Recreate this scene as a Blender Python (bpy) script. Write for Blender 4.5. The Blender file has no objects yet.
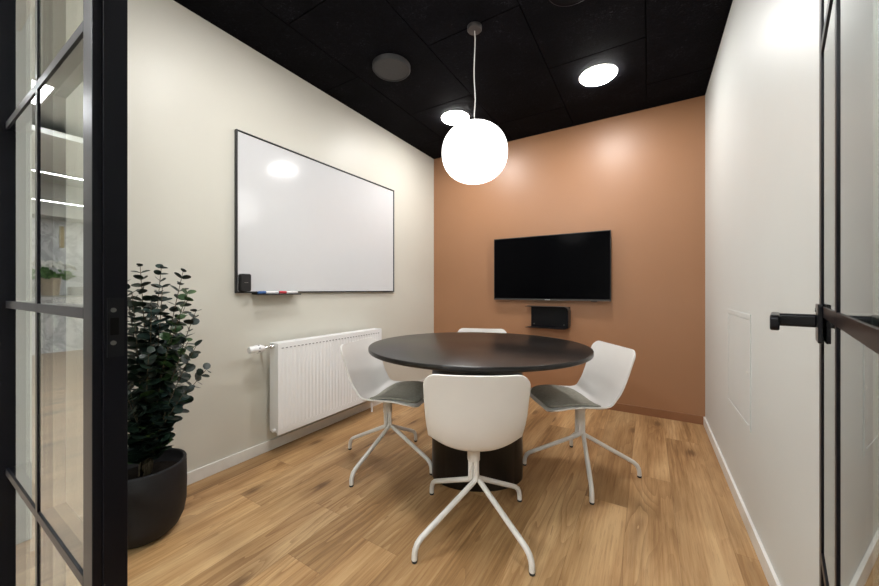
import bpy, bmesh, math, random
from math import sin, cos, pi, radians as R_, sqrt
from mathutils import Vector, Matrix

random.seed(7)
SC = bpy.context.scene
COL = SC.collection

# ------------------------------------------------------------------ camera, world, exposure
cam_d = bpy.data.cameras.new('camera')
cam = bpy.data.objects.new('camera', cam_d)
COL.objects.link(cam)
cam.location = (0, 0, 1.05)
cam.rotation_euler = (R_(90), 0, R_(31.39))
cam_d.sensor_width = 36.0
cam_d.lens = 14.014
cam_d.shift_y = -0.0035
cam_d.clip_start = 0.02
SC.camera = cam

world = bpy.data.worlds.new('world')
SC.world = world
world.use_nodes = True
world.node_tree.nodes['Background'].inputs[0].default_value = (0.9, 0.95, 1.0, 1)
world.node_tree.nodes['Background'].inputs[1].default_value = 0.15

SC.view_settings.view_transform = 'Standard'
SC.view_settings.look = 'None'
SC.view_settings.gamma = 1.0
SC.view_settings.use_curve_mapping = False
SC.view_settings.exposure = 1.08

DOWN_E = 58.0       # radiance of the recessed downlights
GLOBE_E = 2.2       # opal globe
STRIP_E = 9.0       # corridor light strips
PANEL_E = 34.0      # corridor ceiling panels, mostly unseen ones added as fill

# room: x XL..XR, y Y0..YB, z 0..ZC
XL, XR, Y0, Y1, YB, ZC = -2.122, 0.378, 0.20, 0.2485, 3.352, 2.566
ZK = 2.9            # corridor ceiling
XK0, XK1, YK = -9.3, 2.6, -4.2


# ------------------------------------------------------------------ materials
def new_mat(name):
    m = bpy.data.materials.new(name)
    m.use_nodes = True
    return m, m.node_tree.nodes, m.node_tree.links


class NT:
    """tiny node helper"""
    def __init__(self, m):
        self.n = m.node_tree.nodes
        self.l = m.node_tree.links

    def put(self, v, sock):
        if hasattr(v, 'is_linked') or isinstance(v, bpy.types.NodeSocket):
            self.l.new(v, sock)
        else:
            sock.default_value = v

    def math(self, op, a, b=0.0, c=0.0):
        x = self.n.new('ShaderNodeMath')
        x.operation = op
        self.put(a, x.inputs[0])
        self.put(b, x.inputs[1])
        if op in ('MULTIPLY_ADD', 'SMOOTH_MIN', 'COMPARE'):
            self.put(c, x.inputs[2])
        return x.outputs[0]

    def xyz(self, x, y, z=0.0):
        c = self.n.new('ShaderNodeCombineXYZ')
        self.put(x, c.inputs[0]); self.put(y, c.inputs[1]); self.put(z, c.inputs[2])
        return c.outputs[0]

    def noise(self, vec, scale, detail=4.0, rough=0.5, dist=0.0):
        t = self.n.new('ShaderNodeTexNoise')
        self.put(vec, t.inputs['Vector'])
        t.inputs['Scale'].default_value = scale
        t.inputs['Detail'].default_value = detail
        t.inputs['Roughness'].default_value = rough
        t.inputs['Distortion'].default_value = dist
        return t.outputs['Fac']

    def white(self, vec):
        t = self.n.new('ShaderNodeTexWhiteNoise')
        t.noise_dimensions = '3D'
        self.put(vec, t.inputs['Vector'])
        return t.outputs['Value']

    def ramp(self, fac, stops):
        r = self.n.new('ShaderNodeValToRGB')
        while len(r.color_ramp.elements) < len(stops):
            r.color_ramp.elements.new(0.5)
        for e, (p, c) in zip(r.color_ramp.elements, stops):
            e.position = p
            e.color = (c[0], c[1], c[2], 1) if len(c) == 3 else c
        self.put(fac, r.inputs[0])
        return r.outputs[0]

    def mix(self, fac, a, b, blend='MIX'):
        x = self.n.new('ShaderNodeMix')
        x.data_type = 'RGBA'
        x.blend_type = blend
        self.put(fac, x.inputs[0])
        self.put(a, x.inputs[6]); self.put(b, x.inputs[7])
        return x.outputs[2]

    def bump(self, h, strength=0.2, dist=0.002):
        b = self.n.new('ShaderNodeBump')
        b.inputs['Strength'].default_value = strength
        b.inputs['Distance'].default_value = dist
        self.put(h, b.inputs['Height'])
        return b.outputs[0]

    def obj(self):
        t = self.n.new('ShaderNodeTexCoord')
        return t.outputs['Object']


def c4(c):
    return (c[0], c[1], c[2], 1.0)


def plain(name, col, rough=0.5, metal=0.0, spec=0.5, var=0.04, nscale=14.0, bump=0.0, bscale=300.0, coat=0.0):
    m, n, l = new_mat(name)
    t = NT(m)
    p = n['Principled BSDF']
    o = t.obj()
    f = t.noise(o, nscale, 3.0)
    dark = tuple(max(0, v * (1 - var)) for v in col)
    lite = tuple(min(1, v * (1 + var)) for v in col)
    l.new(t.ramp(f, [(0.3, dark), (0.7, lite)]), p.inputs['Base Color'])
    p.inputs['Roughness'].default_value = rough
    p.inputs['Metallic'].default_value = metal
    p.inputs['Specular IOR Level'].default_value = spec
    p.inputs['Coat Weight'].default_value = coat
    if bump:
        l.new(t.bump(t.noise(o, bscale, 2.0), bump, 0.001), p.inputs['Normal'])
    return m


def emit(name, col, strength):
    m, n, l = new_mat(name)
    n.remove(n['Principled BSDF'])
    e = n.new('ShaderNodeEmission')
    e.inputs[0].default_value = c4(col)
    e.inputs[1].default_value = strength
    l.new(e.outputs[0], n['Material Output'].inputs[0])
    return m


def glass_mat(name, ior=1.6, tint=(0.93, 0.97, 0.95)):
    m, n, l = new_mat(name)
    n.remove(n['Principled BSDF'])
    t = NT(m)
    g = n.new('ShaderNodeNewGeometry')
    # same Fresnel curve from either side of a pane face
    i = t.math('ADD', t.math('MULTIPLY', g.outputs['Backfacing'], 1.0 / ior - ior), ior)
    fr = n.new('ShaderNodeFresnel')
    l.new(i, fr.inputs['IOR'])
    tr = n.new('ShaderNodeBsdfTransparent')
    tr.inputs[0].default_value = c4(tint)
    gl = n.new('ShaderNodeBsdfGlossy')
    gl.inputs['Roughness'].default_value = 0.0
    gl.inputs[0].default_value = (0.95, 0.97, 0.96, 1)
    mx = n.new('ShaderNodeMixShader')
    l.new(fr.outputs[0], mx.inputs[0])
    l.new(tr.outputs[0], mx.inputs[1])
    l.new(gl.outputs[0], mx.inputs[2])
    l.new(mx.outputs[0], n['Material Output'].inputs[0])
    return m


def oak_floor(name='oak_floor', wash=0.0):
    m, n, l = new_mat(name)
    t = NT(m)
    p = n['Principled BSDF']
    s = n.new('ShaderNodeSeparateXYZ')
    l.new(t.obj(), s.inputs[0])
    x, y = s.outputs[0], s.outputs[1]
    W, LN = 0.19, 1.7
    xs = t.math('DIVIDE', t.math('ADD', x, 20 * W + 0.656), W)
    row = t.math('FLOOR', xs)
    fx = t.math('FRACT', xs)
    off = t.math('MULTIPLY', t.white(t.xyz(row, 3.7, 1.3)), LN)
    ys = t.math('DIVIDE', t.math('ADD', t.math('ADD', y, 20.0), off), LN)
    idx = t.math('FLOOR', ys)
    fy = t.math('FRACT', ys)
    pid = t.white(t.xyz(row, idx, 5.1))
    pid2 = t.white(t.xyz(row, idx, 9.4))
    sh = t.math('MULTIPLY', pid, 37.0)
    sh2 = t.math('MULTIPLY', pid2, 23.0)
    # knots: sparse, stretched along the plank, pulling the grain around them
    kv = t.xyz(t.math('ADD', t.math('MULTIPLY', x, 4.8), sh), t.math('ADD', t.math('MULTIPLY', y, 2.1), sh2), 0.0)
    vo = n.new('ShaderNodeTexVoronoi')
    vo.voronoi_dimensions = '2D'
    vo.inputs['Scale'].default_value = 1.0
    vo.inputs['Randomness'].default_value = 1.0
    l.new(kv, vo.inputs['Vector'])
    kd = vo.outputs['Distance']
    kc = n.new('ShaderNodeSeparateColor')
    l.new(vo.outputs['Color'], kc.inputs[0])
    has = t.math('GREATER_THAN', kc.outputs[0], 0.58)
    pull = t.math('MULTIPLY', t.math('POWER', t.math('MAXIMUM', t.math('SUBTRACT', 1.0, t.math('MULTIPLY', kd, 2.6)), 0.0), 2.0), has)
    # cathedral grain: contour lines of a stretched noise
    gv = t.xyz(t.math('ADD', t.math('MULTIPLY', x, 5.5), sh), t.math('ADD', t.math('MULTIPLY', y, 0.62), sh2), pid)
    base = t.noise(gv, 1.0, 3.0, 0.45, 0.3)
    cont = t.math('ADD', t.math('MULTIPLY', base, 17.0), t.math('MULTIPLY', pull, 2.6))
    ring = t.math('FRACT', cont)
    ringline = t.math('POWER', ring, 2.2)
    fine = t.noise(t.xyz(t.math('ADD', t.math('MULTIPLY', x, 95.0), sh), t.math('MULTIPLY', y, 3.2), pid), 1.0, 4.0, 0.6)
    pores = t.noise(t.xyz(t.math('ADD', t.math('MULTIPLY', x, 260.0), sh), t.math('MULTIPLY', y, 9.0), pid), 1.0, 2.0, 0.6)
    broad = t.noise(t.xyz(t.math('ADD', t.math('MULTIPLY', x, 9.0), sh2), t.math('MULTIPLY', y, 0.9), pid), 1.0, 3.0, 0.5)
    g = t.math('ADD', t.math('MULTIPLY', fine, 0.40), t.math('MULTIPLY', broad, 0.60))
    col = t.ramp(g, [(0.30, (0.20, 0.098, 0.038)), (0.47, (0.43, 0.250, 0.112)), (0.64, (0.58, 0.380, 0.195))])
    amt = t.math('MULTIPLY', t.ramp(t.noise(gv, 0.9, 1.0), [(0.35, (0.02, 0.02, 0.02)), (0.65, (0.58, 0.58, 0.58))]), ringline)
    col = t.mix(amt, col, (0.20, 0.09, 0.032, 1))
    col = t.mix(t.math('MULTIPLY', t.math('GREATER_THAN', pores, 0.60), 0.22), col, (0.18, 0.085, 0.03, 1))
    # plank to plank tone
    tone = t.ramp(pid2, [(0.0, (0.80, 0.78, 0.74)), (0.5, (1.0, 1.0, 1.0)), (1.0, (1.14, 1.12, 1.08))])
    col = t.mix(1.0, col, tone, 'MULTIPLY')
    kn = t.math('MULTIPLY', t.ramp(t.math('ADD', kd, t.math('MULTIPLY', t.math('SUBTRACT', fine, 0.5), 0.22)), [(0.04, (1, 1, 1)), (0.15, (0, 0, 0))]), has)
    col = t.mix(t.math('MULTIPLY', kn, 0.85), col, (0.075, 0.033, 0.014, 1))
    halo = t.math('MULTIPLY', t.ramp(kd, [(0.04, (1, 1, 1)), (0.36, (0, 0, 0))]), has)
    col = t.mix(t.math('MULTIPLY', halo, 0.5), col, (0.22, 0.11, 0.045, 1))
    # joints
    ex = t.math('MINIMUM', fx, t.math('SUBTRACT', 1.0, fx))
    ey = t.math('MINIMUM', fy, t.math('SUBTRACT', 1.0, fy))
    jx = t.math('LESS_THAN', ex, 0.0050)
    jy = t.math('LESS_THAN', ey, 0.0006)
    j = t.math('MAXIMUM', jx, jy)
    col = t.mix(t.math('MULTIPLY', j, 0.38), col, (0.13, 0.062, 0.025, 1))
    col = t.mix(wash, col, (0.56, 0.51, 0.45, 1))
    l.new(col, p.inputs['Base Color'])
    p.inputs['Roughness'].default_value = 0.45
    p.inputs['Specular IOR Level'].default_value = 0.35
    h = t.math('SUBTRACT', t.math('MULTIPLY', fine, 0.5), t.math('ADD', j, t.math('MULTIPLY', pores, 0.3)))
    l.new(t.bump(h, 0.18, 0.001), p.inputs['Normal'])
    return m


def black_oak():
    m, n, l = new_mat('black_stained_oak')
    t = NT(m)
    p = n['Principled BSDF']
    s = n.new('ShaderNodeSeparateXYZ')
    l.new(t.obj(), s.inputs[0])
    v = t.xyz(t.math('MULTIPLY', s.outputs[0], 4.0), t.math('MULTIPLY', s.outputs[1], 60.0), t.math('MULTIPLY', s.outputs[2], 4.0))
    f = t.noise(v, 1.0, 4.0, 0.6)
    v2 = t.xyz(t.math('MULTIPLY', s.outputs[0], 1.2), t.math('MULTIPLY', s.outputs[1], 7.0), s.outputs[2])
    b = t.noise(v2, 1.0, 3.0, 0.5, 0.8)
    g = t.math('ADD', t.math('MULTIPLY', f, 0.6), t.math('MULTIPLY', b, 0.4))
    l.new(t.ramp(g, [(0.38, (0.0015, 0.0014, 0.0014)), (0.62, (0.011, 0.0095, 0.009))]), p.inputs['Base Color'])
    p.inputs['Roughness'].default_value = 0.28
    p.inputs['Specular IOR Level'].default_value = 0.5
    l.new(t.bump(f, 0.35, 0.001), p.inputs['Normal'])
    return m


def felt_black():
    m, n, l = new_mat('black_wood_wool')
    t = NT(m)
    p = n['Principled BSDF']
    o = t.obj()
    f = t.noise(o, 48.0, 5.0, 0.75, 1.5)
    b = t.noise(o, 5.0, 2.0)
    g = t.math('ADD', t.math('MULTIPLY', f, 0.75), t.math('MULTIPLY', b, 0.25))
    l.new(t.ramp(g, [(0.35, (0.0006, 0.0006, 0.001)), (0.58, (0.0040, 0.0038, 0.0058)), (0.70, (0.034, 0.033, 0.040))]), p.inputs['Base Color'])
    p.inputs['Roughness'].default_value = 0.9
    p.inputs['Specular IOR Level'].default_value = 0.08
    l.new(t.bump(f, 0.6, 0.003), p.inputs['Normal'])
    return m


def marble():
    m, n, l = new_mat('white_marble')
    t = NT(m)
    p = n['Principled BSDF']
    o = t.obj()
    w = t.noise(o, 1.3, 6.0, 0.6, 1.6)
    v = t.math('ABSOLUTE', t.math('SUBTRACT', w, 0.5))
    c = t.ramp(v, [(0.0, (0.47, 0.48, 0.50)), (0.035, (0.66, 0.67, 0.69)), (0.14, (0.78, 0.79, 0.80))])
    l.new(c, p.inputs['Base Color'])
    p.inputs['Roughness'].default_value = 0.25
    return m


def leaf_mat(name, a, b):
    m, n, l = new_mat(name)
    t = NT(m)
    p = n['Principled BSDF']
    f = t.noise(t.obj(), 24.0, 2.0)
    l.new(t.ramp(f, [(0.35, a), (0.65, b)]), p.inputs['Base Color'])
    p.inputs['Roughness'].default_value = 0.42
    p.inputs['Specular IOR Level'].default_value = 0.4
    return m


M = {}
M['wall'] = plain('cream_wall_paint', (0.648, 0.630, 0.562), 0.42, spec=0.35, var=0.012, nscale=3, bump=0.05, bscale=420)
M['wall_r'] = plain('warm_white_wall_paint', (0.62, 0.638, 0.618), 0.45, spec=0.35, var=0.012, nscale=3, bump=0.05, bscale=420)
M['terra'] = plain('terracotta_wall_paint', (0.35, 0.172, 0.084), 0.43, spec=0.6, var=0.015, nscale=3, bump=0.06, bscale=380)
M['terra_trim'] = plain('terracotta_trim_paint', (0.27, 0.12, 0.055), 0.4)
M['white_trim'] = plain('white_trim_paint', (0.76, 0.74, 0.70), 0.35)
M['floor'] = oak_floor()
M['floor_pale'] = oak_floor('pale_oak_floor', 0.5)
M['ceil'] = felt_black()
M['ceil_back'] = plain('black_void', (0.002, 0.002, 0.002), 0.9, spec=0.1)
M['steel'] = plain('black_powder_coated_steel', (0.0035, 0.0035, 0.006), 0.36, spec=0.16, var=0.1, bump=0.04, bscale=600)
M['steel_dk'] = plain('black_anodised_metal', (0.004, 0.004, 0.006), 0.3, spec=0.25)
M['screw'] = plain('zinc_screw', (0.22, 0.21, 0.20), 0.35, metal=1.0)
M['glass'] = glass_mat('clear_glass', 1.62)
M['shell'] = plain('offwhite_plastic', (0.69, 0.667, 0.64), 0.38, spec=0.4, var=0.01)
M['chairmetal'] = plain('offwhite_powder_coat', (0.69, 0.665, 0.63), 0.35, spec=0.45, var=0.01)
M['pad'] = plain('grey_green_wool', (0.34, 0.325, 0.275), 0.9, spec=0.1, var=0.10, nscale=60, bump=0.3, bscale=900)
M['rubber'] = plain('dark_rubber_glide', (0.02, 0.02, 0.02), 0.7)
M['boak'] = black_oak()
M['board'] = plain('white_enamel_board', (0.67, 0.675, 0.69), 0.12, spec=0.5, var=0.004)
M['boardframe'] = plain('black_board_frame', (0.012, 0.012, 0.013), 0.4)
M['rad'] = plain('white_radiator_enamel', (0.88, 0.88, 0.89), 0.3, spec=0.5, var=0.005)
M['slot'] = plain('radiator_slot_shadowed_metal', (0.25, 0.25, 0.26), 0.5)
M['chrome'] = plain('chromed_metal', (0.62, 0.60, 0.58), 0.18, metal=1.0)
M['screen'] = plain('black_glass_screen', (0.0015, 0.0015, 0.002), 0.15, spec=0.03, var=0.0)
M['bezel'] = plain('tv_bezel_plastic', (0.007, 0.007, 0.008), 0.35)
M['bezel_lite'] = plain('tv_bottom_trim', (0.10, 0.085, 0.08), 0.3, metal=0.6)
M['badge'] = plain('silver_badge', (0.65, 0.65, 0.66), 0.3, metal=0.8)
M['pot'] = plain('charcoal_fibreclay', (0.010, 0.0095, 0.012), 0.6, spec=0.35, var=0.12, nscale=40, bump=0.15, bscale=250)
M['soil'] = plain('dark_soil', (0.012, 0.009, 0.007), 0.95, spec=0.1, var=0.5, nscale=90, bump=0.8, bscale=120)
M['stem'] = plain('eucalyptus_stem', (0.10, 0.075, 0.045), 0.6, var=0.2)
M['leafA'] = leaf_mat('eucalyptus_leaf_dark', (0.005, 0.012, 0.008), (0.015, 0.033, 0.021))
M['leafB'] = leaf_mat('eucalyptus_leaf_blue', (0.008, 0.019, 0.017), (0.023, 0.045, 0.038))
M['leafC'] = leaf_mat('eucalyptus_leaf_fresh', (0.018, 0.045, 0.014), (0.055, 0.110, 0.036))
M['leafL'] = leaf_mat('flower_leaf_green', (0.05, 0.13, 0.03), (0.14, 0.28, 0.08))
M['petal'] = plain('white_petal', (0.80, 0.80, 0.76), 0.6)
M['beigepot'] = plain('beige_ceramic', (0.52, 0.44, 0.34), 0.5)
M['greybox'] = plain('grey_box_board', (0.33, 0.32, 0.31), 0.6)
M['brass'] = plain('brushed_brass', (0.42, 0.35, 0.22), 0.35, metal=0.7)
M['spk'] = plain('dark_grey_grille', (0.028, 0.0275, 0.029), 0.6, var=0.2, nscale=200)
M['downring'] = plain('white_lamp_ring', (0.75, 0.75, 0.74), 0.4)
M['cord'] = plain('white_textile_cord', (0.70, 0.68, 0.66), 0.6)
M['rose'] = plain('dark_ceiling_rose', (0.045, 0.04, 0.04), 0.45)
M['blue'] = plain('blue_marker_plastic', (0.02, 0.10, 0.32), 0.35)
M['red'] = plain('red_marker_plastic', (0.50, 0.02, 0.03), 0.35)
M['markerw'] = plain('white_marker_plastic', (0.78, 0.78, 0.78), 0.3)
M['eraser'] = plain('black_eraser_plastic', (0.010, 0.010, 0.011), 0.45)
M['office'] = plain('office_white_paint', (0.68, 0.69, 0.66), 0.6, var=0.01)
M['office_grey'] = plain('office_grey_paint', (0.46, 0.46, 0.43), 0.7, var=0.01)
M['marble'] = marble()
M['down'] = emit('downlight_diffuser_glow', (1.0, 0.985, 0.965), DOWN_E)
M['down_dim'] = emit('dimmed_downlight_glow', (1.0, 0.985, 0.965), DOWN_E * 0.80)
M['globe'] = emit('opal_globe_glow', (1.0, 0.985, 0.96), GLOBE_E)
M['strip'] = emit('led_strip_glow', (1.0, 0.98, 0.95), STRIP_E)
M['panel'] = emit('led_panel_glow', (0.95, 0.98, 1.0), PANEL_E)


# ------------------------------------------------------------------ mesh helpers
class MB:
    def __init__(self):
        self.v, self.f = [], []

    def add(self, vs, fs):
        o = len(self.v)
        self.v += [tuple(p) for p in vs]
        self.f += [tuple(i + o for i in q) for q in fs]
        return self

    def box(self, x0, x1, y0, y1, z0, z1):
        vs = [(x, y, z) for z in (z0, z1) for y in (y0, y1) for x in (x0, x1)]
        fs = [(0, 2, 3, 1), (4, 5, 7, 6), (0, 1, 5, 4), (2, 6, 7, 3), (0, 4, 6, 2), (1, 3, 7, 5)]
        return self.add(vs, fs)

    def tube(self, path, r, n=12, cap=True):
        pts = [Vector(p) for p in path]
        rs = r if isinstance(r, (list, tuple)) else [r] * len(pts)
        prev = None
        rings = []
        for i, p in enumerate(pts):
            a = pts[max(i - 1, 0)]
            b = pts[min(i + 1, len(pts) - 1)]
            d = (b - a).normalized()
            if prev is None:
                up = Vector((0, 0, 1)) if abs(d.z) < 0.9 else Vector((1, 0, 0))
                u = d.cross(up).normalized()
            else:
                u = (prev - d * prev.dot(d)).normalized()
            prev = u
            w = d.cross(u)
            rings.append([p + (u * cos(2 * pi * k / n) + w * sin(2 * pi * k / n)) * rs[i] for k in range(n)])
        vs = [q for ring in rings for q in ring]
        fs = []
        for i in range(len(rings) - 1):
            for k in range(n):
                k2 = (k + 1) % n
                fs.append((i * n + k, i * n + k2, (i + 1) * n + k2, (i + 1) * n + k))
        if cap:
            fs.append(tuple(range(n - 1, -1, -1)))
            fs.append(tuple((len(rings) - 1) * n + k for k in range(n)))
        return self.add(vs, fs)

    def lathe(self, prof, c=(0, 0, 0), n=48, sx=1.0, sy=1.0, rot=0.0):
        """prof: (r, z) list; r==0 ends close to a point"""
        vs, fs, rows = [], [], []
        for r, z in prof:
            if r <= 1e-6:
                rows.append([len(vs)])
                vs.append((c[0], c[1], c[2] + z))
            else:
                row = []
                for k in range(n):
                    a = 2 * pi * k / n
                    x, y = r * cos(a) * sx, r * sin(a) * sy
                    row.append(len(vs))
                    vs.append((c[0] + x * cos(rot) - y * sin(rot), c[1] + x * sin(rot) + y * cos(rot), c[2] + z))
                rows.append(row)
        for A, B in zip(rows[:-1], rows[1:]):
            for k in range(n):
                k2 = (k + 1) % n
                if len(A) == 1 and len(B) == 1:
                    continue
                if len(A) == 1:
                    fs.append((A[0], B[k2], B[k]))
                elif len(B) == 1:
                    fs.append((A[k], A[k2], B[0]))
                else:
                    fs.append((A[k], A[k2], B[k2], B[k]))
        return self.add(vs, fs)

    def prism(self, poly, axis, a, b):
        """extrude a 2D polygon along an axis from a to b; 'x': (y,z) poly, 'y': (x,z), 'z': (x,y)"""
        def P(q, t):
            return {'x': (t, q[0], q[1]), 'y': (q[0], t, q[1]), 'z': (q[0], q[1], t)}[axis]
        n = len(poly)
        vs = [P(q, a) for q in poly] + [P(q, b) for q in poly]
        fs = [tuple(range(n)), tuple(range(2 * n - 1, n - 1, -1))]
        fs += [(i, i + n, (i + 1) % n + n, (i + 1) % n) for i in range(n)]
        return self.add(vs, fs)

    def build(self, name, mat, parent=None, smooth=False, bevel=0.0, seg=2, fix=True, loc=None):
        me = bpy.data.meshes.new(name)
        me.from_pydata(self.v, [], self.f)
        if fix:
            bm = bmesh.new()
            bm.from_mesh(me)
            bmesh.ops.recalc_face_normals(bm, faces=bm.faces)
            bm.to_mesh(me)
            bm.free()
        mats = mat if isinstance(mat, (list, tuple)) else [mat]
        for x in mats:
            me.materials.append(x)
        o = bpy.data.objects.new(name, me)
        COL.objects.link(o)
        if parent:
            o.parent = parent
        if loc:
            o.location = loc
        if bevel:
            b = o.modifiers.new('bevel', 'BEVEL')
            b.width = bevel
            b.segments = seg
            b.limit_method = 'ANGLE'
            b.angle_limit = R_(35)
        if smooth or bevel:
            for p in me.polygons:
                p.use_smooth = True
            if not (smooth == 'all'):
                e = o.modifiers.new('sharp', 'EDGE_SPLIT') if False else None
                me.set_sharp_from_angle(angle=R_(38)) if hasattr(me, 'set_sharp_from_angle') and not bevel else None
            if bevel:
                w = o.modifiers.new('wn', 'WEIGHTED_NORMAL')
                w.keep_sharp = True
        return o


def box(*a):
    return MB().box(*a)


def thing(name, label, cat, loc=(0, 0, 0), rz=0.0, group=None, kind=None):
    o = bpy.data.objects.new(name, None)
    o.empty_display_size = 0.1
    COL.objects.link(o)
    o.location = loc
    o.rotation_euler = (0, 0, rz)
    return tag(o, label, cat, group, kind)


def tag(o, label=None, cat=None, group=None, kind=None):
    if label: o['label'] = label
    if cat: o['category'] = cat
    if group: o['group'] = group
    if kind: o['kind'] = kind
    return o


def struct(mb, name, mat, label, cat, **k):
    return tag(mb.build(name, mat, **k), label, cat, kind='structure')


def copy_tree(root, label):
    """a thing with copies of its parts and their sub-parts, sharing mesh data"""
    def cp(o, par):
        c = o.copy()
        COL.objects.link(c)
        if par is not None:
            c.parent = par
        for ch in [q for q in list(bpy.data.objects) if q.parent == o]:
            cp(ch, c)
        return c
    r = cp(root, None)
    r['label'] = label
    return r


def arc_pts(c, r, a0, a1, n):
    return [(c[0] + r * cos(a0 + (a1 - a0) * i / n), c[1] + r * sin(a0 + (a1 - a0) * i / n)) for i in range(n + 1)]


def rrect(x0, x1, y0, y1, r, n=6):
    p = []
    for cx, cy, a in ((x1 - r, y1 - r, 0), (x0 + r, y1 - r, pi / 2), (x0 + r, y0 + r, pi), (x1 - r, y0 + r, 1.5 * pi)):
        p += arc_pts((cx, cy), r, a, a + pi / 2, n)
    return p


# ------------------------------------------------------------------ room shell
struct(box(XL - 0.1, XR + 0.1, Y0, YB + 0.1, -0.06, 0.0), 'floor', M['floor'], 'oak plank floor of the meeting room', 'floor')
struct(box(XK0, XK1, YK, Y0, -0.06, 0.0), 'floor_office', M['floor_pale'], 'pale oak floor of the office outside', 'floor')
struct(box(XL - 0.10, XL, Y1, YB, 0, ZC), 'wall_left', M['wall'], 'cream wall carrying the whiteboard and radiator', 'wall')
struct(box(XR, XR + 0.10, Y0, YB, 0, ZC), 'wall_right', M['wall_r'], 'plain off-white wall on the right with white hatch', 'wall')
struct(box(XL - 0.10, XR + 0.10, YB, YB + 0.10, 0, ZC), 'wall_back', M['terra'], 'terracotta painted wall behind the television', 'wall')

# ceiling of staggered black panels with fine open joints
cb = MB()
g = 0.0022
cols = [(XL, -1.760, 0.6), (-1.760, -1.172, 0.04), (-1.172, -0.585, 0.6), (-0.585, -0.012, 0.04), (-0.012, XR, 0.6)]
for x0, x1, ph in cols:
    ys = [Y0] + [ph + 1.178 * k for k in range(0, 4) if Y0 + 0.05 < ph + 1.178 * k < YB - 0.05] + [YB]
    for ya, yb in zip(ys[:-1], ys[1:]):
        cb.box(x0 + g, x1 - g, ya + g, yb - g, ZC, ZC + 0.02)
ceil = struct(cb, 'ceiling', M['ceil'], 'black felted ceiling panels with staggered joints', 'ceiling', bevel=0.0015, seg=1)
box(XL - 0.1, XR + 0.1, Y0, YB + 0.1, ZC + 0.0205, ZC + 0.06).build('ceiling_deck', M['ceil_back'], ceil)

# baseboards
BH, BT = 0.066, 0.012
struct(box(XL, XL + BT, Y1, YB - BT, 0, BH), 'baseboard_left', M['white_trim'], 'white baseboard below the cream wall', 'baseboard', bevel=0.002)
struct(box(XR - BT, XR, Y1, YB - BT, 0, BH), 'baseboard_right', M['white_trim'], 'white baseboard below the right wall', 'baseboard', bevel=0.002)
struct(box(XL, XR, YB - BT, YB, 0, BH), 'baseboard_back', M['terra_trim'], 'terracotta painted baseboard below the television wall', 'baseboard', bevel=0.002)

# front side: solid pieces around the glazed partition
PH = 2.12
struct(box(XL - 0.10, -1.770, Y0 + 0.002, Y1, 0, PH), 'wall_front', M['wall_r'], 'off-white wall pier beside the glazed partition', 'wall')
struct(box(XK0, XL - 0.10, 0.069, 0.25, 0, ZK), 'wall_office', M['office'], 'white office wall continuing past the meeting room', 'wall')
struct(box(XL - 0.10, XK1, 0.10, Y0 + 0.0485, PH, ZK), 'wall_above_door', M['office'], 'wall above the glazed door and partition', 'wall')
struct(box(0.19, XK1, 0.10, Y1, 0, PH), 'wall_beside_door', M['office'], 'wall beside the door hinges', 'wall')

# glazed partition to the left of the doorway
win = thing('window_1', 'black steel framed glass partition left of the open doorway', 'window', (-1.3, Y0, 0), kind='structure')
wx, wy = -1.3, Y0
FD = Y1 - Y0
rows = [0.500, 1.006, 1.547]
mh = 0.0105                                       # half height of a glazing bar
fm = MB()
fm.box(-0.907 - wx, -0.855 - wx, 0.0, FD, 0, PH)          # doorway stile
fm.box(-1.770 - wx, -1.660 - wx, -0.014, FD, 0, PH)          # far post
fm.box(-1.660 - wx, -0.907 - wx, 0.0, FD, 0, 0.06)
fm.box(-1.660 - wx, -0.907 - wx, 0.0, FD, PH - 0.05, PH)
fm.build('frame', M['steel'], win, bevel=0.0015)
fm = MB()
fm.box(-1.285 - wx, -1.265 - wx, 0.0, FD, 0.06, PH - 0.05)
for z in rows:
    for a, b in ((-1.660, -1.285), (-1.265, -0.907)):
        fm.box(a - wx, b - wx, 0.0, FD, z - mh, z + mh)
fm.build('glazing_bar', M['steel'], win, bevel=0.001)
zs = [0.06] + rows + [PH - 0.05]
for a, b in ((-1.660, -1.285), (-1.265, -0.907)):
    for i in range(4):
        z0 = zs[i] + (mh if i else 0)
        z1 = zs[i + 1] - (mh if i < 3 else 0)
        box(a - wx, b - wx, 0.003, 0.013, z0, z1).build('pane', M['glass'], win)
# jamb lining of the doorway with rabbet and strike plate
jx = -0.855 - wx
box(jx, jx + 0.004, 0.014, FD, 0, PH).build('door_stop', M['steel'], win, bevel=0.001)
sp = box(jx + 0.004, jx + 0.0055, 0.019, 0.043, 0.925, 1.035).build('strike_plate', M['steel_dk'], win)
for z in (1.0125, 0.9515):
    MB().tube([(jx + 0.005, 0.0275, z), (jx + 0.0068, 0.0275, z)], 0.0042, 14).build('screw', M['screw'], sp)
box(jx + 0.0056, jx + 0.0059, 0.023, 0.035, 0.966, 0.998).build('latch_hole', M['ceil_back'], sp)

# door frame on the hinge side and head
dfm = MB()
dfm.box(0.125, 0.19, Y0, Y1, 0, PH)
dfm.box(-0.855, 0.125, Y0, Y1, PH - 0.045, PH)
struct(dfm, 'trim_1', M['steel'], 'black steel door frame around the doorway', 'door frame', bevel=0.0015)

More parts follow.
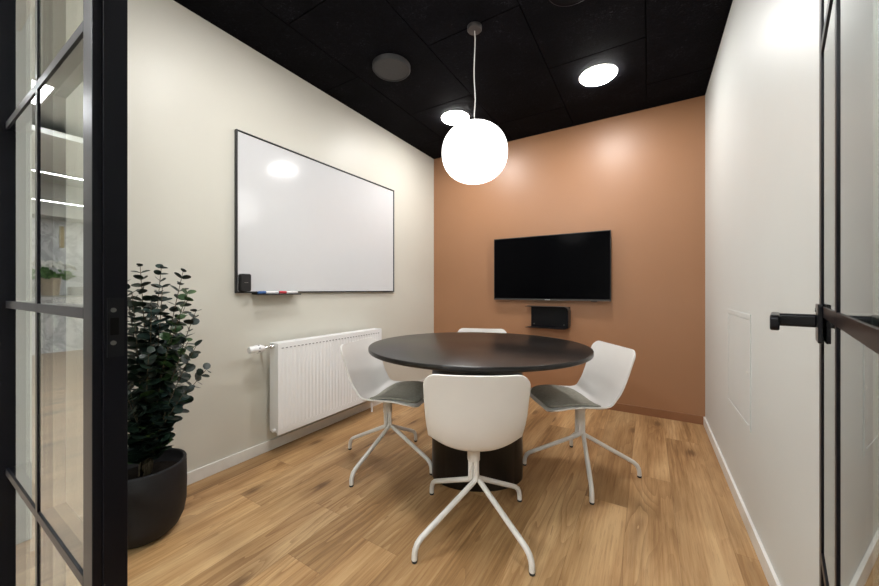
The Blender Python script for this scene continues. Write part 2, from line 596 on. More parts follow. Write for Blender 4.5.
# ------------------------------------------------------------------ door leaf, swung into the room
LD = 0.86
UD = R_(90 - 13.6)
hx, hy = 0.314 - LD * cos(UD), 1.054 - LD * sin(UD)
door = thing('door_1', 'black framed glass door standing open against the right wall', 'door', (hx, hy, 0), UD, kind='structure')
TH = 0.034
DH = PH - 0.055
b = MB()
b.box(0, 0.05, -TH, 0, 0.012, DH)
b.box(LD - 0.048, LD, -TH, 0, 0.012, DH)
b.box(0.05, LD - 0.048, -TH, 0, 0.012, 0.07)
b.box(0.05, LD - 0.048, -TH, 0, DH - 0.05, DH)
b.build('frame', M['steel'], door, bevel=0.001)
b = MB()
um = [LD - 0.313, LD - 0.665]
for u in um:
    b.box(u - 0.010, u + 0.010, -TH, 0, 0.07, DH - 0.05)
seg = [(0.05, um[1] - 0.01), (um[1] + 0.01, um[0] - 0.01), (um[0] + 0.01, LD - 0.048)]
for z in rows:
    for a, c in seg:
        b.box(a, c, -TH, 0, z - mh, z + mh)
b.build('glazing_bar', M['steel'], door, bevel=0.0008)
zs = [0.07] + rows + [DH - 0.05]
for a, c in seg:
    for i in range(4):
        z0 = zs[i] + (mh if i else 0)
        z1 = zs[i + 1] - (mh if i < 3 else 0)
        box(a, c, -TH + 0.0022, -0.0022, z0, z1).build('pane', M['glass'], door)
# lock case and lever on the room-facing side, plain rose and lever on the other
lk = MB()
lk.prism([(q[0], q[1]) for q in rrect(LD - 0.092, LD - 0.020, 0.944, 1.021, 0.004)], 'y', 0.0, 0.0065)
lk = lk.build('lock_case', M['steel_dk'], door, bevel=0.001)
lv = MB()
lv.prism(rrect(LD - 0.052, LD - 0.026, 0.972, 0.999, 0.006), 'y', 0.0065, 0.062)
lever = lv.build('door_handle', M['steel_dk'], door, bevel=0.002)
lv = MB()
lv.prism(rrect(LD - 0.158, LD - 0.024, 0.970, 1.001, 0.010), 'y', 0.060, 0.074)
lv.build('lever', M['steel_dk'], lever, bevel=0.003, seg=3)
ls = MB()
ls.tube([(LD - 0.035, 0.0065, 1.008), (LD - 0.035, 0.0078, 1.008)], 0.004, 12)
ls.build('screw', M['screw'], lk)
lv = MB()
lv.prism(rrect(LD - 0.092, LD - 0.020, 0.944, 1.021, 0.004), 'y', -TH - 0.012, -TH)
lv.build('lock_cover', M['steel_dk'], door, bevel=0.001)

# ------------------------------------------------------------------ office outside, seen mirrored in the partition glass
struct(box(XK0 - 0.1, XK0, YK, 0.25, 0, ZK), 'wall_reception', M['marble'], 'white marble wall behind the reception counter', 'wall')
struct(box(XK0, XK1, YK - 0.1, YK, 0, ZK), 'wall_far', M['office'], 'white office wall opposite the meeting room', 'wall')
struct(box(XK1, XK1 + 0.1, YK, 0.25, 0, ZK), 'wall_end', M['office'], 'white office wall at the corridor end', 'wall')
ko = struct(box(XK0, XK1, YK, 0.25, ZK, ZK + 0.05), 'ceiling_office', M['office_grey'], 'grey office ceiling above the corridor', 'ceiling')
struct(box(-7.2, -5.5, -3.6, 0.066, 2.72, 2.78), 'ceiling_raft', M['office'], 'white acoustic raft hung under the office ceiling', 'ceiling')
struct(box(XK0, XK0 + 0.5, YK, 0.068, 2.33, ZK), 'trim_2', M['office_grey'], 'grey soffit above the marble reception wall', 'soffit')
for nm, x0, x1, y0, y1, z, lab in (
        ('light_strip', -5.98, -5.90, -3.4, -1.06, 2.70, 'slim white light strip under the acoustic raft'),
        ('light_strip', -7.99, -7.92, -3.4, -0.20, 2.86, 'long light strip on the ceiling nearest the reception soffit'),
        ('light_strip', -8.30, -8.24, -2.05, -0.30, 2.48, 'short pendant light strip hanging above the reception counter'),
        ('light_strip', -4.62, -4.56, -3.4, -1.02, 2.86, 'light strip on the ceiling between raft and glowing panel')):
    s_ = thing(nm, lab, 'light', ((x0 + x1) / 2, (y0 + y1) / 2, z), group='office light strips')
    hw, hl = (x1 - x0) / 2, (y1 - y0) / 2
    box(-hw, hw, -hl, hl, 0.006, 0.04).build('housing', M['office_grey'], s_)
    box(-hw + 0.005, hw - 0.005, -hl + 0.005, hl - 0.005, 0, 0.006).build('diffuser', M['strip'], s_)
    if z < 2.6:
        for yy in (-hl * 0.7, hl * 0.7):
            MB().tube([(0, yy, 0.04), (0, yy, ZK - z)], 0.003, 6).build('hanger', M['office_grey'], s_)
for x0, x1, y0, y1, lab in ((-5.2, -4.6, -0.44, -0.14, 'square glowing ceiling panel near the meeting room wall'),
                            (-3.3, -2.7, -1.8, -1.2, 'unseen square ceiling panel added to light the wall pier'),  # from here on: unseen panels added to brighten the corridor
                            (-1.2, -0.6, -2.6, -2.0, 'unseen square ceiling panel added for light in front of the meeting room door'),
                            (0.4, 1.0, -2.6, -2.0, 'unseen square ceiling panel added to light the corridor end'),
                            (-7.0, -6.4, -4.0, -3.65, 'unseen narrow ceiling panel added for light by the far office wall')):
    p_ = thing('ceiling_panel_light', lab, 'light', ((x0 + x1) / 2, (y0 + y1) / 2, ZK - 0.012), group='office ceiling panels')
    hw, hl = (x1 - x0) / 2, (y1 - y0) / 2
    f_ = MB()
    f_.box(-hw, hw, -hl, -hl + 0.015, 0, 0.012).box(-hw, hw, hl - 0.015, hl, 0, 0.012)
    f_.box(-hw, -hw + 0.015, -hl + 0.015, hl - 0.015, 0, 0.012).box(hw - 0.015, hw, -hl + 0.015, hl - 0.015, 0, 0.012)
    f_.build('frame', M['white_trim'], p_)
    box(-hw + 0.015, hw - 0.015, -hl + 0.015, hl - 0.015, 0.004, 0.012).build('diffuser', M['panel'], p_)

ct = thing('reception_counter', 'white veined marble reception counter mirrored in the partition glass', 'counter', (-8.75, -1.6, 0))
box(-0.25, 0.25, -1.4, 1.55, 0, 0.93).build('front_panel', M['marble'], ct)
box(-0.28, 0.28, -1.43, 1.56, 0.93, 0.955).build('countertop', M['office_grey'], ct, bevel=0.003)
fl = thing('flower_pot', 'beige pot of white flowers standing on the reception counter', 'plant', (-8.72, -1.12, 0.955))
MB().lathe([(0, 0), (0.10, 0), (0.125, 0.30), (0.112, 0.30), (0.105, 0.26), (0, 0.26)], n=24).build('pot', M['beigepot'], fl, smooth=True)
def petals(mb, c, n1, s):
    u = n1.orthogonal().normalized()
    w = n1.cross(u)
    mb.add([c + (u * cos(2 * pi * k / 10) + w * sin(2 * pi * k / 10)) * s * (1 if k % 2 else 0.7) + n1 * 0.012 for k in range(10)] + [c - n1 * 0.012],
           [(k, (k + 1) % 10, 10) for k in range(10)])


lf = MB()
for i in range(70):
    a, r = random.uniform(0, 2 * pi), 0.27 * sqrt(random.random())
    z = 0.28 + random.uniform(0, 0.20) * (1 - (r / 0.3) ** 2 * 0.6)
    n1 = Vector((random.uniform(-1, 1), random.uniform(-1, 1), random.uniform(0.2, 1))).normalized()
    petals(lf, Vector((r * cos(a), r * sin(a), z)), n1, random.uniform(0.03, 0.06))
lf.build('foliage', M['leafL'], fl, fix=False)
for i in range(16):
    a, r = i * 2.4, 0.28 * sqrt((i + 0.5) / 16)
    z = 0.53 - 0.9 * r * r + random.uniform(0, 0.03)
    pt = MB()
    for k in range(3):
        petals(pt, Vector((r * cos(a), r * sin(a), z + 0.012 * k)), Vector((cos(a) * 0.6 + random.uniform(-.3, .3), sin(a) * 0.6 + random.uniform(-.3, .3), 0.7)).normalized(), 0.075 - 0.016 * k)
    pt.build('flower', M['petal'], fl, fix=False)
tag(MB().prism(rrect(-0.17, 0.17, 0, 0.15, 0.012), 'x', -0.12, 0.12).build('storage_box', M['greybox'], loc=(-8.74, -1.52, 0.9555), bevel=0.004),
    'grey box beside the flower pot on the reception counter', 'box')
tag(MB().prism(rrect(-0.03, 0.03, 1.83, 2.23, 0.008), 'x', XK0, XK0 + 0.025).build('wall_bar', M['brass'], loc=(0, -1.36, 0), bevel=0.003),  # plain brass bar, no lamp; stands in for the upright niche strip
    'slim upright brass bar on the marble reception wall', 'wall bar')

# ------------------------------------------------------------------ radiator
RX0, RX1, RY0, RY1, RZ0, RZ1 = -2.080, -1.990, 1.310, 2.290, 0.133, 0.712
rad = thing('radiator', 'white panel radiator on the cream wall below the whiteboard', 'radiator', (-2.035, 1.8, 0))
ox, oy = 2.035, -1.8
# ribbed front panel: shallow vertical channels inside a flat border
N = 32
fy0, fy1 = RY0 + 0.022, RY1 - 0.022
pit = (fy1 - fy0) / N
pl = [(RX1 - 0.012, RY0), (RX1, RY0 + 0.004)]
prof = [(RX1 - 0.014, RY0), (RX1, RY0)]
for i in range(N):
    y = fy0 + i * pit
    prof += [(RX1, y + pit * 0.06), (RX1 - 0.0028, y + pit * 0.22), (RX1 - 0.0028, y + pit * 0.50), (RX1, y + pit * 0.66)]
prof += [(RX1, RY1), (RX1 - 0.014, RY1)]
fr = MB()
zb = 0.036
fr.prism([(p[0] + ox, p[1] + oy) for p in prof], 'z', RZ0 + zb, RZ1 - zb)
fr.box(RX1 - 0.014 + ox, RX1 + ox, RY0 + oy, RY1 + oy, RZ1 - zb, RZ1 - 0.004)
fr.box(RX1 - 0.014 + ox, RX1 + ox, RY0 + oy, RY1 + oy, RZ0, RZ0 + zb)
fr.build('front_panel', M['rad'], rad)
MB().box(RX0 + ox, RX0 + 0.012 + ox, RY0 + 0.01 + oy, RY1 - 0.01 + oy, RZ0 + 0.01, RZ1 - 0.012).build('rear_panel', M['rad'], rad)
for ya, yb in ((RY0, RY0 + 0.004), (RY1 - 0.004, RY1)):
    MB().box(RX0 + ox, RX1 - 0.0145 + ox, ya + oy, yb + oy, RZ0 + 0.012, RZ1 - 0.004).build('side_panel', M['rad'], rad, bevel=0.001)
tg = MB().box(RX0 + ox, RX1 + ox, RY0 + oy, RY1 + oy, RZ1 - 0.0038, RZ1).build('top_grille', M['rad'], rad, bevel=0.0012)
sl = MB()
for i in range(N):
    y = fy0 + (i + 0.35) * pit + oy
    sl.box(RX1 - 0.0005 + ox, RX1 + 0.0006 + ox, y - 0.008, y + 0.008, RZ1 - 0.036, RZ1 - 0.030)
sl.build('upper_slots', M['slot'], rad)
sl = MB()
for i in range(N):
    y = fy0 + (i + 0.35) * pit + oy
    sl.box(RX1 - 0.0005 + ox, RX1 + 0.0012 + ox, y - 0.006, y + 0.006, RZ0 + 0.030, RZ0 + 0.038)
sl.build('lower_dimples', M['rad'], rad)
vz = 0.690
va = MB().tube([(0, 1.315 + oy, vz), (0, 1.285 + oy, vz)], 0.012, 16)
va.tube([(0, 1.287 + oy, vz), (0, 1.24 + oy, vz)], 0.0085, 16)
va.tube([(0, 1.270 + oy, vz), (-0.05, 1.270 + oy, vz), (-0.0745, 1.270 + oy, vz)], 0.009, 12)
va = va.build('valve', M['chrome'], rad, smooth=True)
hd = MB()
prof = [(0, 1.150), (0.017, 1.150), (0.0205, 1.156), (0.0215, 1.185), (0.0235, 1.190), (0.0235, 1.222), (0.019, 1.232), (0.015, 1.244), (0, 1.244)]
tmp = MB().lathe([(r, z) for r, z in prof], n=28)
hd.add([(x, z + oy, vz + y) for x, y, z in tmp.v], tmp.f)
hd = hd.build('thermostat_knob', M['rad'], va, smooth=True)
mk = MB()
for k in range(7):
    a = k * 2 * pi / 7 + 0.3
    x, z = 0.0236 * cos(a), 0.0236 * sin(a)
    mk.box(x - 0.002, x + 0.002, 1.200 + oy, 1.211 + oy, vz + z - 0.002, vz + z + 0.002)
mk.build('scale_mark', M['eraser'], hd)
MB().tube([(0.012, 1.310 + oy, 0.160), (0.012, 1.292 + oy, 0.160)], 0.011, 14).build('drain_plug', M['rad'], rad, smooth=True)
MB().tube([(0.0, 2.215 + oy, RZ0 + 0.02), (0.0, 2.215 + oy, 0.0)], 0.0085, 12).build('supply_pipe', M['rad'], rad, smooth=True)
for y in (1.5, 2.1):
    MB().box(XL + 0.0005 + ox, RX0 + ox, y - 0.02 + oy, y + 0.02 + oy, 0.25, 0.62).build('wall_bracket', M['rad'], rad)

# ------------------------------------------------------------------ whiteboard with tray
WY0, WY1, WZ0, WZ1 = 1.112, 2.602, 1.031, 2.014
wb = thing('whiteboard', 'large blank whiteboard in a thin black frame on the cream wall', 'whiteboard', (XL, 1.857, 1.031))
wo = -1.857
box(0.0, 0.016, WY0 + 0.006 + wo, WY1 - 0.006 + wo, 0.006, WZ1 - WZ0 - 0.006).build('board_surface', M['board'], wb)
f_ = MB()
t_, d_ = 0.010, 0.023
Hh = WZ1 - WZ0
f_.box(0, d_, WY0 + wo, WY0 + t_ + wo, 0, Hh).box(0, d_, WY1 - t_ + wo, WY1 + wo, 0, Hh)
f_.box(0, d_, WY0 + t_ + wo, WY1 - t_ + wo, 0, t_).box(0, d_, WY0 + t_ + wo, WY1 - t_ + wo, Hh - t_, Hh)
f_.build('frame', M['boardframe'], wb, bevel=0.003)
TX0, TX1, TY0, TY1 = 0.004, 0.075, 1.215, 1.520
tr = MB().prism([(TX0, -0.001), (TX0, -0.009), (TX1, -0.013), (TX1 + 0.003, -0.008), (TX1, -0.0045), (TX1 - 0.006, -0.0095), (TX0 + 0.002, -0.0055)], 'y', TY0 + wo, TY1 + wo)
tr.build('pen_tray', M['boardframe'], wb, bevel=0.0008)


def marker(y0, col, lab, x):
    m_ = thing('marker_pen', lab, 'marker', (x, y0, 1.031 + 0.0026), group='markers on the whiteboard tray')
    def bar(pr, nm, mat):
        q = MB()
        tmp = MB().lathe(pr, n=18)
        q.add([(a, c, b) for a, b, c in tmp.v], tmp.f)
        return q.build(nm, mat, m_, smooth=True)
    bar([(0, 0.052), (0.0088, 0.052), (0.0092, 0.054), (0.0092, 0.134), (0.006, 0.139), (0, 0.139)], 'barrel', M['markerw'])
    bar([(0, 0), (0.0078, 0), (0.0094, 0.004), (0.0098, 0.050), (0, 0.0515)], 'cap', col)


marker(1.226, M['blue'], 'white marker with a blue cap lying on the whiteboard tray', XL + 0.052)
marker(1.374, M['red'], 'white marker with a red cap lying on the whiteboard tray', XL + 0.046)
er = thing('board_eraser', 'small black eraser stuck to the lower corner of the whiteboard', 'eraser', (XL + 0.0165, 1.156, 1.0425))
MB().prism(rrect(-0.030, 0.030, 0.0, 0.104, 0.009), 'x', 0.0, 0.012).build('felt_pad', M['pot'], er, bevel=0.001)
MB().prism(rrect(-0.031, 0.031, -0.001, 0.105, 0.010), 'x', 0.012, 0.034).build('grip', M['eraser'], er, bevel=0.004, seg=3)
box(0.034, 0.0352, -0.012, 0.012, 0.050, 0.054).build('glint_strip', M['screw'], er)  # bright metal strip puts the slight glint of the grip into colour

# ------------------------------------------------------------------ television and small shelf
TVX0, TVX1, TVZ0, TVZ1 = -1.353, -0.275, 0.950, 1.569
tv = thing('television', 'large black flat television mounted on the terracotta wall', 'television', (-0.814, YB, 0.95))
w2, h2 = (TVX1 - TVX0) / 2, TVZ1 - TVZ0
box(-w2, w2, -0.062, -0.032, 0, h2).build('bezel', M['bezel'], tv, bevel=0.003)
MB().prism([(-w2 + 0.10, -0.032), (w2 - 0.10, -0.032), (w2 - 0.14, -0.012), (-w2 + 0.14, -0.012)], 'z', 0.07, h2 - 0.10).build('rear_housing', M['bezel'], tv)
box(-0.2, 0.2, -0.012, 0, 0.15, 0.45).build('wall_mount', M['steel_dk'], tv)
box(-w2 + 0.007, w2 - 0.007, -0.0632, -0.0619, 0.018, h2 - 0.007).build('screen', M['screen'], tv)
box(-w2 + 0.002, w2 - 0.002, -0.0636, -0.0619, 0.001, 0.012).build('bottom_trim', M['bezel_lite'], tv)
box(-0.024, 0.024, -0.0644, -0.0637, 0.004, 0.010).build('badge', M['badge'], tv)
box(w2 - 0.16, w2 - 0.11, -0.058, -0.046, -0.005, 0.0).build('sensor', M['bezel'], tv)

sh = thing('wall_shelf', 'small black metal tray shelf below the television', 'shelf', (-0.81, YB, 0.69))
sw, shh, sd = 0.195, 0.205, 0.115
pth = [(-sw, 0.0)]
# one bent sheet: top flap, rounded right end, bottom flap, open on the left
out = [(-sw - 0.006, shh)] + arc_pts((sw - 0.045, shh - 0.045), 0.045, pi / 2, 0, 6) + arc_pts((sw - 0.03, 0.03), 0.03, 0, -pi / 2, 5) + [(-sw - 0.006, 0.0)]
th = 0.004
inn = [(-sw - 0.006, shh - th)] + arc_pts((sw - 0.045, shh - 0.045), 0.045 - th, pi / 2, 0, 6) + arc_pts((sw - 0.03, 0.03), 0.03 - th, 0, -pi / 2, 5) + [(-sw - 0.006, th)]
q = MB()
n_ = len(out)
vs = [(p[0], 0.0, p[1]) for p in out] + [(p[0], -sd, p[1]) for p in out] + [(p[0], 0.0, p[1]) for p in inn] + [(p[0], -sd, p[1]) for p in inn]
fs = []
for i in range(n_ - 1):
    fs += [(i, i + 1, n_ + i + 1, n_ + i), (2 * n_ + i, 3 * n_ + i, 3 * n_ + i + 1, 2 * n_ + i + 1),
           (n_ + i, n_ + i + 1, 3 * n_ + i + 1, 3 * n_ + i), (i, 2 * n_ + i, 2 * n_ + i + 1, i + 1)]
fs += [(0, n_, 3 * n_, 2 * n_), (n_ - 1, 2 * n_ + n_ - 1, 3 * n_ + n_ - 1, n_ + n_ - 1)]
q.add(vs, fs)
q.build('bent_sheet', M['steel_dk'], sh, smooth=True)
box(-sw + 0.02, sw - 0.004, -0.005, 0, 0.004, shh - 0.004).build('back_plate', M['steel_dk'], sh)
for x in (-sw + 0.05, sw - 0.06):
    MB().tube([(x, -0.0045, 0.03), (x, -0.007, 0.03)], 0.006, 12).build('screw', M['screw'], sh)

# ------------------------------------------------------------------ service hatch on the right wall
ha = thing('access_panel', 'flat white access panel set low in the right wall', 'access panel', (XR, 2.207, 0.434))
f_ = MB()
f_.box(-0.004, 0, -0.25, 0.25, 0, 0.022).box(-0.004, 0, -0.25, 0.25, 0.488, 0.51)
f_.box(-0.004, 0, -0.25, -0.228, 0.022, 0.488).box(-0.004, 0, 0.228, 0.25, 0.022, 0.488)
f_.build('frame', M['wall_r'], ha, bevel=0.001)
box(-0.0025, 0, -0.225, 0.225, 0.025, 0.485).build('hatch', M['wall_r'], ha, bevel=0.001)
MB().tube([(-0.0025, -0.20, 0.25), (-0.005, -0.20, 0.25)], 0.006, 12).build('lock', M['white_trim'], ha)

# ------------------------------------------------------------------ table
tb = thing('round_table', 'round black stained oak table on a thick drum pedestal', 'table', (-0.831, 1.772, 0))
TR = 0.6095
q = MB().lathe([(0, 0.714), (TR - 0.010, 0.714), (TR - 0.002, 0.718), (TR, 0.722), (TR, 0.736), (TR - 0.0015, 0.739), (TR - 0.004, 0.740), (0, 0.740)], n=128, sy=0.934, rot=R_(24.7))
q.build('tabletop', M['boak'], tb, smooth=True)
q = MB().lathe([(0, 0.0), (0.252, 0.0), (0.256, 0.004), (0.256, 0.7138), (0, 0.7138)], n=96, sy=0.66, rot=R_(31.4))
q.build('pedestal', M['boak'], tb, smooth=True)


# ------------------------------------------------------------------ chairs
def catmull(pts, n):
    P = [Vector(p) for p in pts]
    P = [P[0] * 2 - P[1]] + P + [P[-1] * 2 - P[-2]]
    out = []
    for i in range(1, len(P) - 2):
        for k in range(n):
            t = k / n
            a, b_, c, d = P[i - 1], P[i], P[i + 1], P[i + 2]
            out.append(0.5 * ((2 * b_) + (c - a) * t + (2 * a - 5 * b_ + 4 * c - d) * t * t + (3 * b_ - a - 3 * c + d) * t ** 3))
    out.append(P[-2])
    return out


#        y       z      half-width  side lift
SHELL = [(0.245, 0.394, 0.174, 0.000), (0.242, 0.408, 0.186, 0.000), (0.221, 0.423, 0.200, 0.002), (0.168, 0.430, 0.209, 0.007),
         (0.105, 0.425, 0.211, 0.016), (0.050, 0.411, 0.207, 0.028), (0.000, 0.396, 0.202, 0.040), (-0.045, 0.385, 0.197, 0.051),
         (-0.085, 0.385, 0.194, 0.059), (-0.122, 0.401, 0.193, 0.062), (-0.149, 0.440, 0.195, 0.060), (-0.169, 0.486, 0.198, 0.053),
         (-0.186, 0.550, 0.202, 0.043), (-0.205, 0.640, 0.205, 0.031), (-0.225, 0.726, 0.207, 0.020)]


def shell_grid(scale_w=1.0, lift=0.0, i0=0, i1=None, nu=20, rf=0.07, rb=0.055, n=7):
    pts = catmull([(a, b_, 0) for a, b_, c, d in SHELL], n)
    wl = catmull([(c, d, 0) for a, b_, c, d in SHELL], n)
    if i1 is None:
        i1 = len(pts) - 1
    pts, wl = pts[i0:i1 + 1], wl[i0:i1 + 1]
    # refine both ends so that the rounded corners come out smooth
    L = [0.0]
    for a, b_ in zip(pts[:-1], pts[1:]):
        L.append(L[-1] + (b_ - a).length)
    T = L[-1]

    def samp(s):
        for i in range(len(L) - 1):
            if s <= L[i + 1] + 1e-9:
                f = (s - L[i]) / max(L[i + 1] - L[i], 1e-9)
                d = (pts[i + 1] - pts[i]).normalized()
                return pts[i].lerp(pts[i + 1], f), wl[i].lerp(wl[i + 1], f), d
    ss = [rf * (1 - cos(pi / 2 * k / 9)) for k in range(9)]
    m_ = 44
    ss += [rf + (T - rf - rb) * k / m_ for k in range(m_ + 1)]
    ss += [T - rb + rb * sin(pi / 2 * k / 9) for k in range(1, 10)]
    grid = []
    for s in ss:
        p, w, d = samp(s)
        W = w[0] * scale_w
        if s < rf:
            W -= rf - sqrt(max(rf * rf - (rf - s) ** 2, 0)) if s > 1e-9 else rf
        if s > T - rb:
            e = T - s
            W -= rb - sqrt(max(rb * rb - (rb - e) ** 2, 0))
        nrm = Vector((d[1], -d[0]))           # towards the sitter
        row = []
        for k in range(nu + 1):
            u = -1 + 2 * k / nu
            x = u * W
            uu = abs(x) / (w[0])
            h = w[1] * uu ** 2.3 + lift
            row.append((x, p[0] + NS * nrm[0] * h, p[1] + NS * nrm[1] * h))
        grid.append(row)
    return grid


NS = 1.0


def grid_mesh(grid):
    q = MB()
    m_, k_ = len(grid), len(grid[0])
    vs = [p for r in grid for p in r]
    fs = [(i * k_ + j, i * k_ + j + 1, (i + 1) * k_ + j + 1, (i + 1) * k_ + j) for i in range(m_ - 1) for j in range(k_ - 1)]
    return q.add(vs, fs)


def make_chair(label, leg_rel):
    t = thing('swivel_chair', label, 'chair', group='white swivel chairs round the table')
    o = grid_mesh(shell_grid()).build('seat_shell', M['shell'], t, smooth='all', fix=False)
    s = o.modifiers.new('solid', 'SOLIDIFY')
    s.thickness = 0.009
    s.offset = 0.0
    bv = o.modifiers.new('bev', 'BEVEL')
    bv.width = 0.003
    bv.segments = 2
    bv.limit_method = 'ANGLE'
    bv.angle_limit = R_(50)
    o = grid_mesh(shell_grid(0.89, 0.0118, 9, 54, rf=0.06, rb=0.12)).build('seat_pad', M['pad'], t, smooth='all', fix=False)
    s = o.modifiers.new('solid', 'SOLIDIFY')
    s.thickness = 0.008
    s.offset = 0.0
    q = MB().tube([(0, 0, 0.3990), (0, 0, 0.391), (0, 0, 0.3909)], [0.075, 0.07, 0.02], 24)
    q.tube([(0, 0, 0.40), (0, 0, 0.303), (0, 0, 0.300)], [0.0275, 0.0275, 0.0255], 24)
    q.build('post', M['chairmetal'], t, smooth=True)
    for k in range(4):
        a = leg_rel + k * pi / 2
        ca, sa = cos(a), sin(a)
        qx, qy = -sa * 0.0165, ca * 0.0165
        # each tube comes down one side of the post bundle, crosses to its own direction and bends down to the glide
        pr = [(0.0, 0.320), (0.0, 0.243), (0.0015, 0.231), (0.006, 0.221), (0.015, 0.2135), (0.028, 0.207), (0.262, 0.091), (0.283, 0.080),
              (0.299, 0.066), (0.308, 0.048), (0.3115, 0.030), (0.312, 0.009)]
        pts = [(r * ca + qx, r * sa + qy, z) for r, z in pr]
        ex, ey = 0.312 * ca + qx, 0.312 * sa + qy
        lg = MB().tube(pts, 0.0115, 12).build('leg', M['chairmetal'], t, smooth=True)
        MB().tube([(ex, ey, 0.010), (ex, ey, 0.0)], [0.0120, 0.0105], 12).build('glide', M['rubber'], lg, smooth=True)
    return t


def set_chair(t, x, y, face):
    t.location = (x, y, 0)
    t.rotation_euler = (0, 0, R_(face - 90))
    return t


# the leg star turns independently of the swivelling seat
CH = [(-0.658, 1.368, 119, -21, 'white swivel chair in front of the table, its back to the viewer'),
      (-1.366, 1.628, 13, 2, 'white swivel chair beside the radiator with grey seat pad'),
      (-0.338, 2.119, 217, 19, 'white swivel chair on the right between table and terracotta wall'),
      (-1.107, 2.420, 291, 45, 'white swivel chair on the far side of the table, mostly hidden')]
for x, y, fc, lg, lab in CH:
    set_chair(make_chair(lab, R_(lg - 3 - (fc - 90))), x, y, fc)

# ------------------------------------------------------------------ potted eucalyptus
PX, PY = -1.845, 0.594
pp = thing('potted_plant', 'bushy eucalyptus in a charcoal pot by the cream wall', 'plant', (PX, PY, 0))
prof = [(0, 0), (0.070, 0.0), (0.095, 0.008), (0.120, 0.030), (0.138, 0.070), (0.146, 0.120), (0.1475, 0.20), (0.146, 0.302), (0.144, 0.306), (0.136, 0.306), (0.133, 0.300),
        (0.131, 0.25), (0, 0.25)]
MB().lathe(prof, n=64).build('pot', M['pot'], pp, smooth='all')
MB().lathe([(0, 0.262), (0.06, 0.258), (0.128, 0.252), (0.128, 0.2505), (0, 0.2505)], n=32).build('soil', M['soil'], pp, smooth=True)


def leaf(mb, c, d, nrm, r):
    """a cupped round leaf whose base sits at c, growing along d"""
    d = d.normalized()
    s_ = d.cross(nrm).normalized()
    nn = s_.cross(d).normalized()
    n = 10
    ctr = c + d * r * 1.05
    rim = []
    for k in range(n):
        a = 2 * pi * k / n
        u, v = cos(a), sin(a)
        rr = r * (1.0 + 0.12 * max(0, u))
        rim.append(ctr + d * (u * rr) + s_ * (v * r * 0.92) + nn * (0.16 * r * (v * v) - 0.05 * r * u))
    mid = ctr - nn * 0.03 * r
    i0 = 0
    mb.add([mid] + rim + [c], [(0, 1 + k, 1 + (k + 1) % n) for k in range(n)])
    k = n // 2
    mb.add([c, rim[k - 1], rim[k], rim[(k + 1) % n]], [(0, 1, 2), (0, 2, 3)])


TIPS = [(-1.838, 0.577, 1.150), (-1.822, 0.645, 1.145), (-1.741, 0.695, 1.130), (-1.633, 0.668, 1.035), (-1.690, 0.722, 0.955), (-1.655, 0.748, 0.700),
        (-1.583, 0.678, 0.820), (-1.633, 0.669, 0.640), (-1.730, 0.702, 0.600), (-1.805, 0.540, 1.040), (-1.720, 0.575, 0.990), (-1.700, 0.560, 0.800),
        (-1.960, 0.560, 1.080), (-1.990, 0.660, 0.960), (-1.930, 0.740, 0.870), (-1.860, 0.760, 1.000), (-2.010, 0.560, 0.780), (-1.860, 0.440, 0.860),
        (-1.740, 0.480, 0.700), (-1.790, 0.700, 0.820), (-1.760, 0.640, 0.680), (-1.800, 0.600, 0.900), (-1.830, 0.620, 0.620), (-1.900, 0.660, 0.720),
        (-1.750, 0.520, 0.640), (-1.700, 0.640, 0.900), (-1.780, 0.590, 0.780), (-1.680, 0.690, 0.830), (-1.740, 0.620, 1.060)]
for i, tp in enumerate(TIPS):
    tip = Vector(tp) - Vector((PX, PY, 0))
    a = random.uniform(0, 2 * pi)
    b0 = Vector((0.020 * cos(a), 0.020 * sin(a), 0.25))
    out_ = Vector((tip.x, tip.y, 0))
    mid = b0.lerp(tip, 0.5) - out_ * 0.24 + Vector((random.uniform(-.02, .02), random.uniform(-.02, .02), 0.02))
    pts = []
    for k in range(15):
        s = k / 14
        pts.append(b0 * (1 - s) ** 2 + mid * 2 * s * (1 - s) + tip * s * s)
    st = MB().tube(pts, [0.0036 - 0.0024 * k / 14 for k in range(15)], 6)
    st = st.build('stem', M['stem'], pp, smooth='all')
    lm = MB()
    length = (tip - b0).length
    step = 0.030
    npairs = int(length * 0.84 / step)
    for j in range(npairs + 1):
        s = min(0.17 + 0.83 * j / max(npairs, 1), 0.999)
        kk = s * 14
        i0 = int(kk)
        p = pts[i0].lerp(pts[min(i0 + 1, 14)], kk - i0)
        tg_ = (pts[min(i0 + 1, 14)] - pts[max(i0 - 1, 0)]).normalized()
        ang = (j % 2) * pi / 2 + random.uniform(-0.45, 0.45) + i
        u = tg_.orthogonal().normalized()
        w = tg_.cross(u)
        r = (0.030 - 0.0155 * s ** 2) * random.uniform(0.82, 1.18)
        for sg in (1, -1):
            side = (u * cos(ang) + w * sin(ang)) * sg
            dirv = (side + tg_ * random.uniform(0.25, 0.75)).normalized()
            leaf(lm, p, dirv, tg_ + Vector((random.uniform(-.8, .8), random.uniform(-.8, .8), random.uniform(-.4, .5))), r)
    lmat = M['leafC'] if i in (8, 22, 3, 27) else (M['leafB'] if i % 3 == 1 else M['leafA'])
    lm.build('leaves', lmat, st, smooth='all', fix=False)

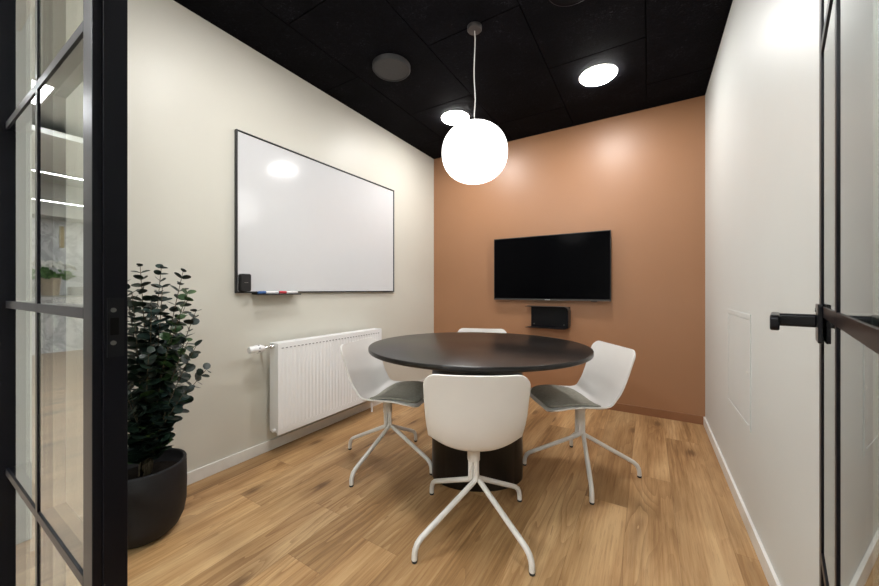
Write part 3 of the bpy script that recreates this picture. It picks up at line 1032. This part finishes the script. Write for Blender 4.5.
# ------------------------------------------------------------------ things on the ceiling
pl = thing('pendant_lamp', 'glowing white globe pendant hanging over the round table', 'lamp', (-0.855, 1.789, ZC))
MB().lathe([(0, 0), (0.042, 0), (0.042, -0.016), (0.038, -0.021), (0.012, -0.024), (0, -0.024)], n=32).build('ceiling_rose', M['rose'], pl, smooth=True)
pts = [(0.004 * sin(k * 0.9) * (1 if 0 < k < 12 else 0), 0.002 * cos(k * 1.3) * (1 if 0 < k < 12 else 0), -0.02 - k * 0.0442) for k in range(13)]
MB().tube(pts, 0.0032, 8).build('cord', M['cord'], pl, smooth=True)
GR, GH = 0.188, 0.168
gp = []
for k in range(33):
    a = -pi / 2 + pi * k / 32
    ex = 2 / 2.2
    gp.append((GR * max(cos(a), 0) ** ex, GH * math.copysign(abs(sin(a)) ** ex, sin(a))))
gp[0] = (0, -GH); gp[-1] = (0, GH)
MB().lathe(gp, c=(0, 0, -0.728), n=64).build('globe_shade', M['globe'], pl, smooth='all')
MB().lathe([(0, GH - 0.004), (0.03, GH - 0.004), (0.03, GH + 0.012), (0.012, GH + 0.02), (0, GH + 0.02)], c=(0, 0, -0.728), n=24).build('socket_cap', M['cord'], pl, smooth=True)

sp = thing('ceiling_speaker', 'dark grey round disc on the ceiling above the whiteboard side', 'ceiling speaker', (-1.485, 1.81, ZC))
MB().lathe([(0, 0), (0.128, 0), (0.128, -0.022), (0.122, -0.030), (0.116, -0.031), (0.116, -0.026), (0.112, -0.0255)], n=56).build('rim', M['spk'], sp, smooth=True)
MB().lathe([(0.1145, -0.027), (0.06, -0.0285), (0, -0.029), (0, -0.020), (0.1145, -0.020)], n=56).build('grille', M['spk'], sp, smooth=True)
sp = thing('ceiling_vent', 'black round valve on the ceiling at the top picture edge', 'ceiling vent', (-0.32, 1.795, ZC))
MB().lathe([(0, 0), (0.125, 0), (0.125, -0.006), (0.118, -0.010), (0.105, -0.008), (0, -0.008)], n=56).build('rim', M['steel'], sp, smooth=True)
MB().lathe([(0.085, -0.012), (0.085, -0.022), (0.07, -0.026), (0, -0.026), (0, -0.008), (0.06, -0.008)], n=48).build('valve_disc', M['ceil_back'], sp, smooth=True)

for x, y, lab in ((-0.302, 2.643, 'round recessed downlight closest to the right wall, glowing white'),
                  (-1.448, 2.640, 'round recessed downlight glowing just beyond the pendant globe'),
                  (-1.290, 1.000, 'round recessed downlight nearest the whiteboard, above the picture edge'),
                  (-0.460, 1.000, 'round recessed downlight nearest the open door, above the picture')):
    d = thing('downlight', lab, 'light', (x, y, ZC), group='recessed ceiling downlights')
    MB().lathe([(0.117, 0.0), (0.127, 0.0), (0.127, -0.003), (0.123, -0.005), (0.117, -0.004)], n=48).build('trim_ring', M['downring'], d, smooth=True)
    MB().lathe([(0, -0.001), (0.1165, -0.001), (0.1165, -0.009), (0.112, -0.014), (0.09, -0.017), (0, -0.019)], n=48).build('diffuser', M['down'] if y > 2 else M['down_dim'], d)
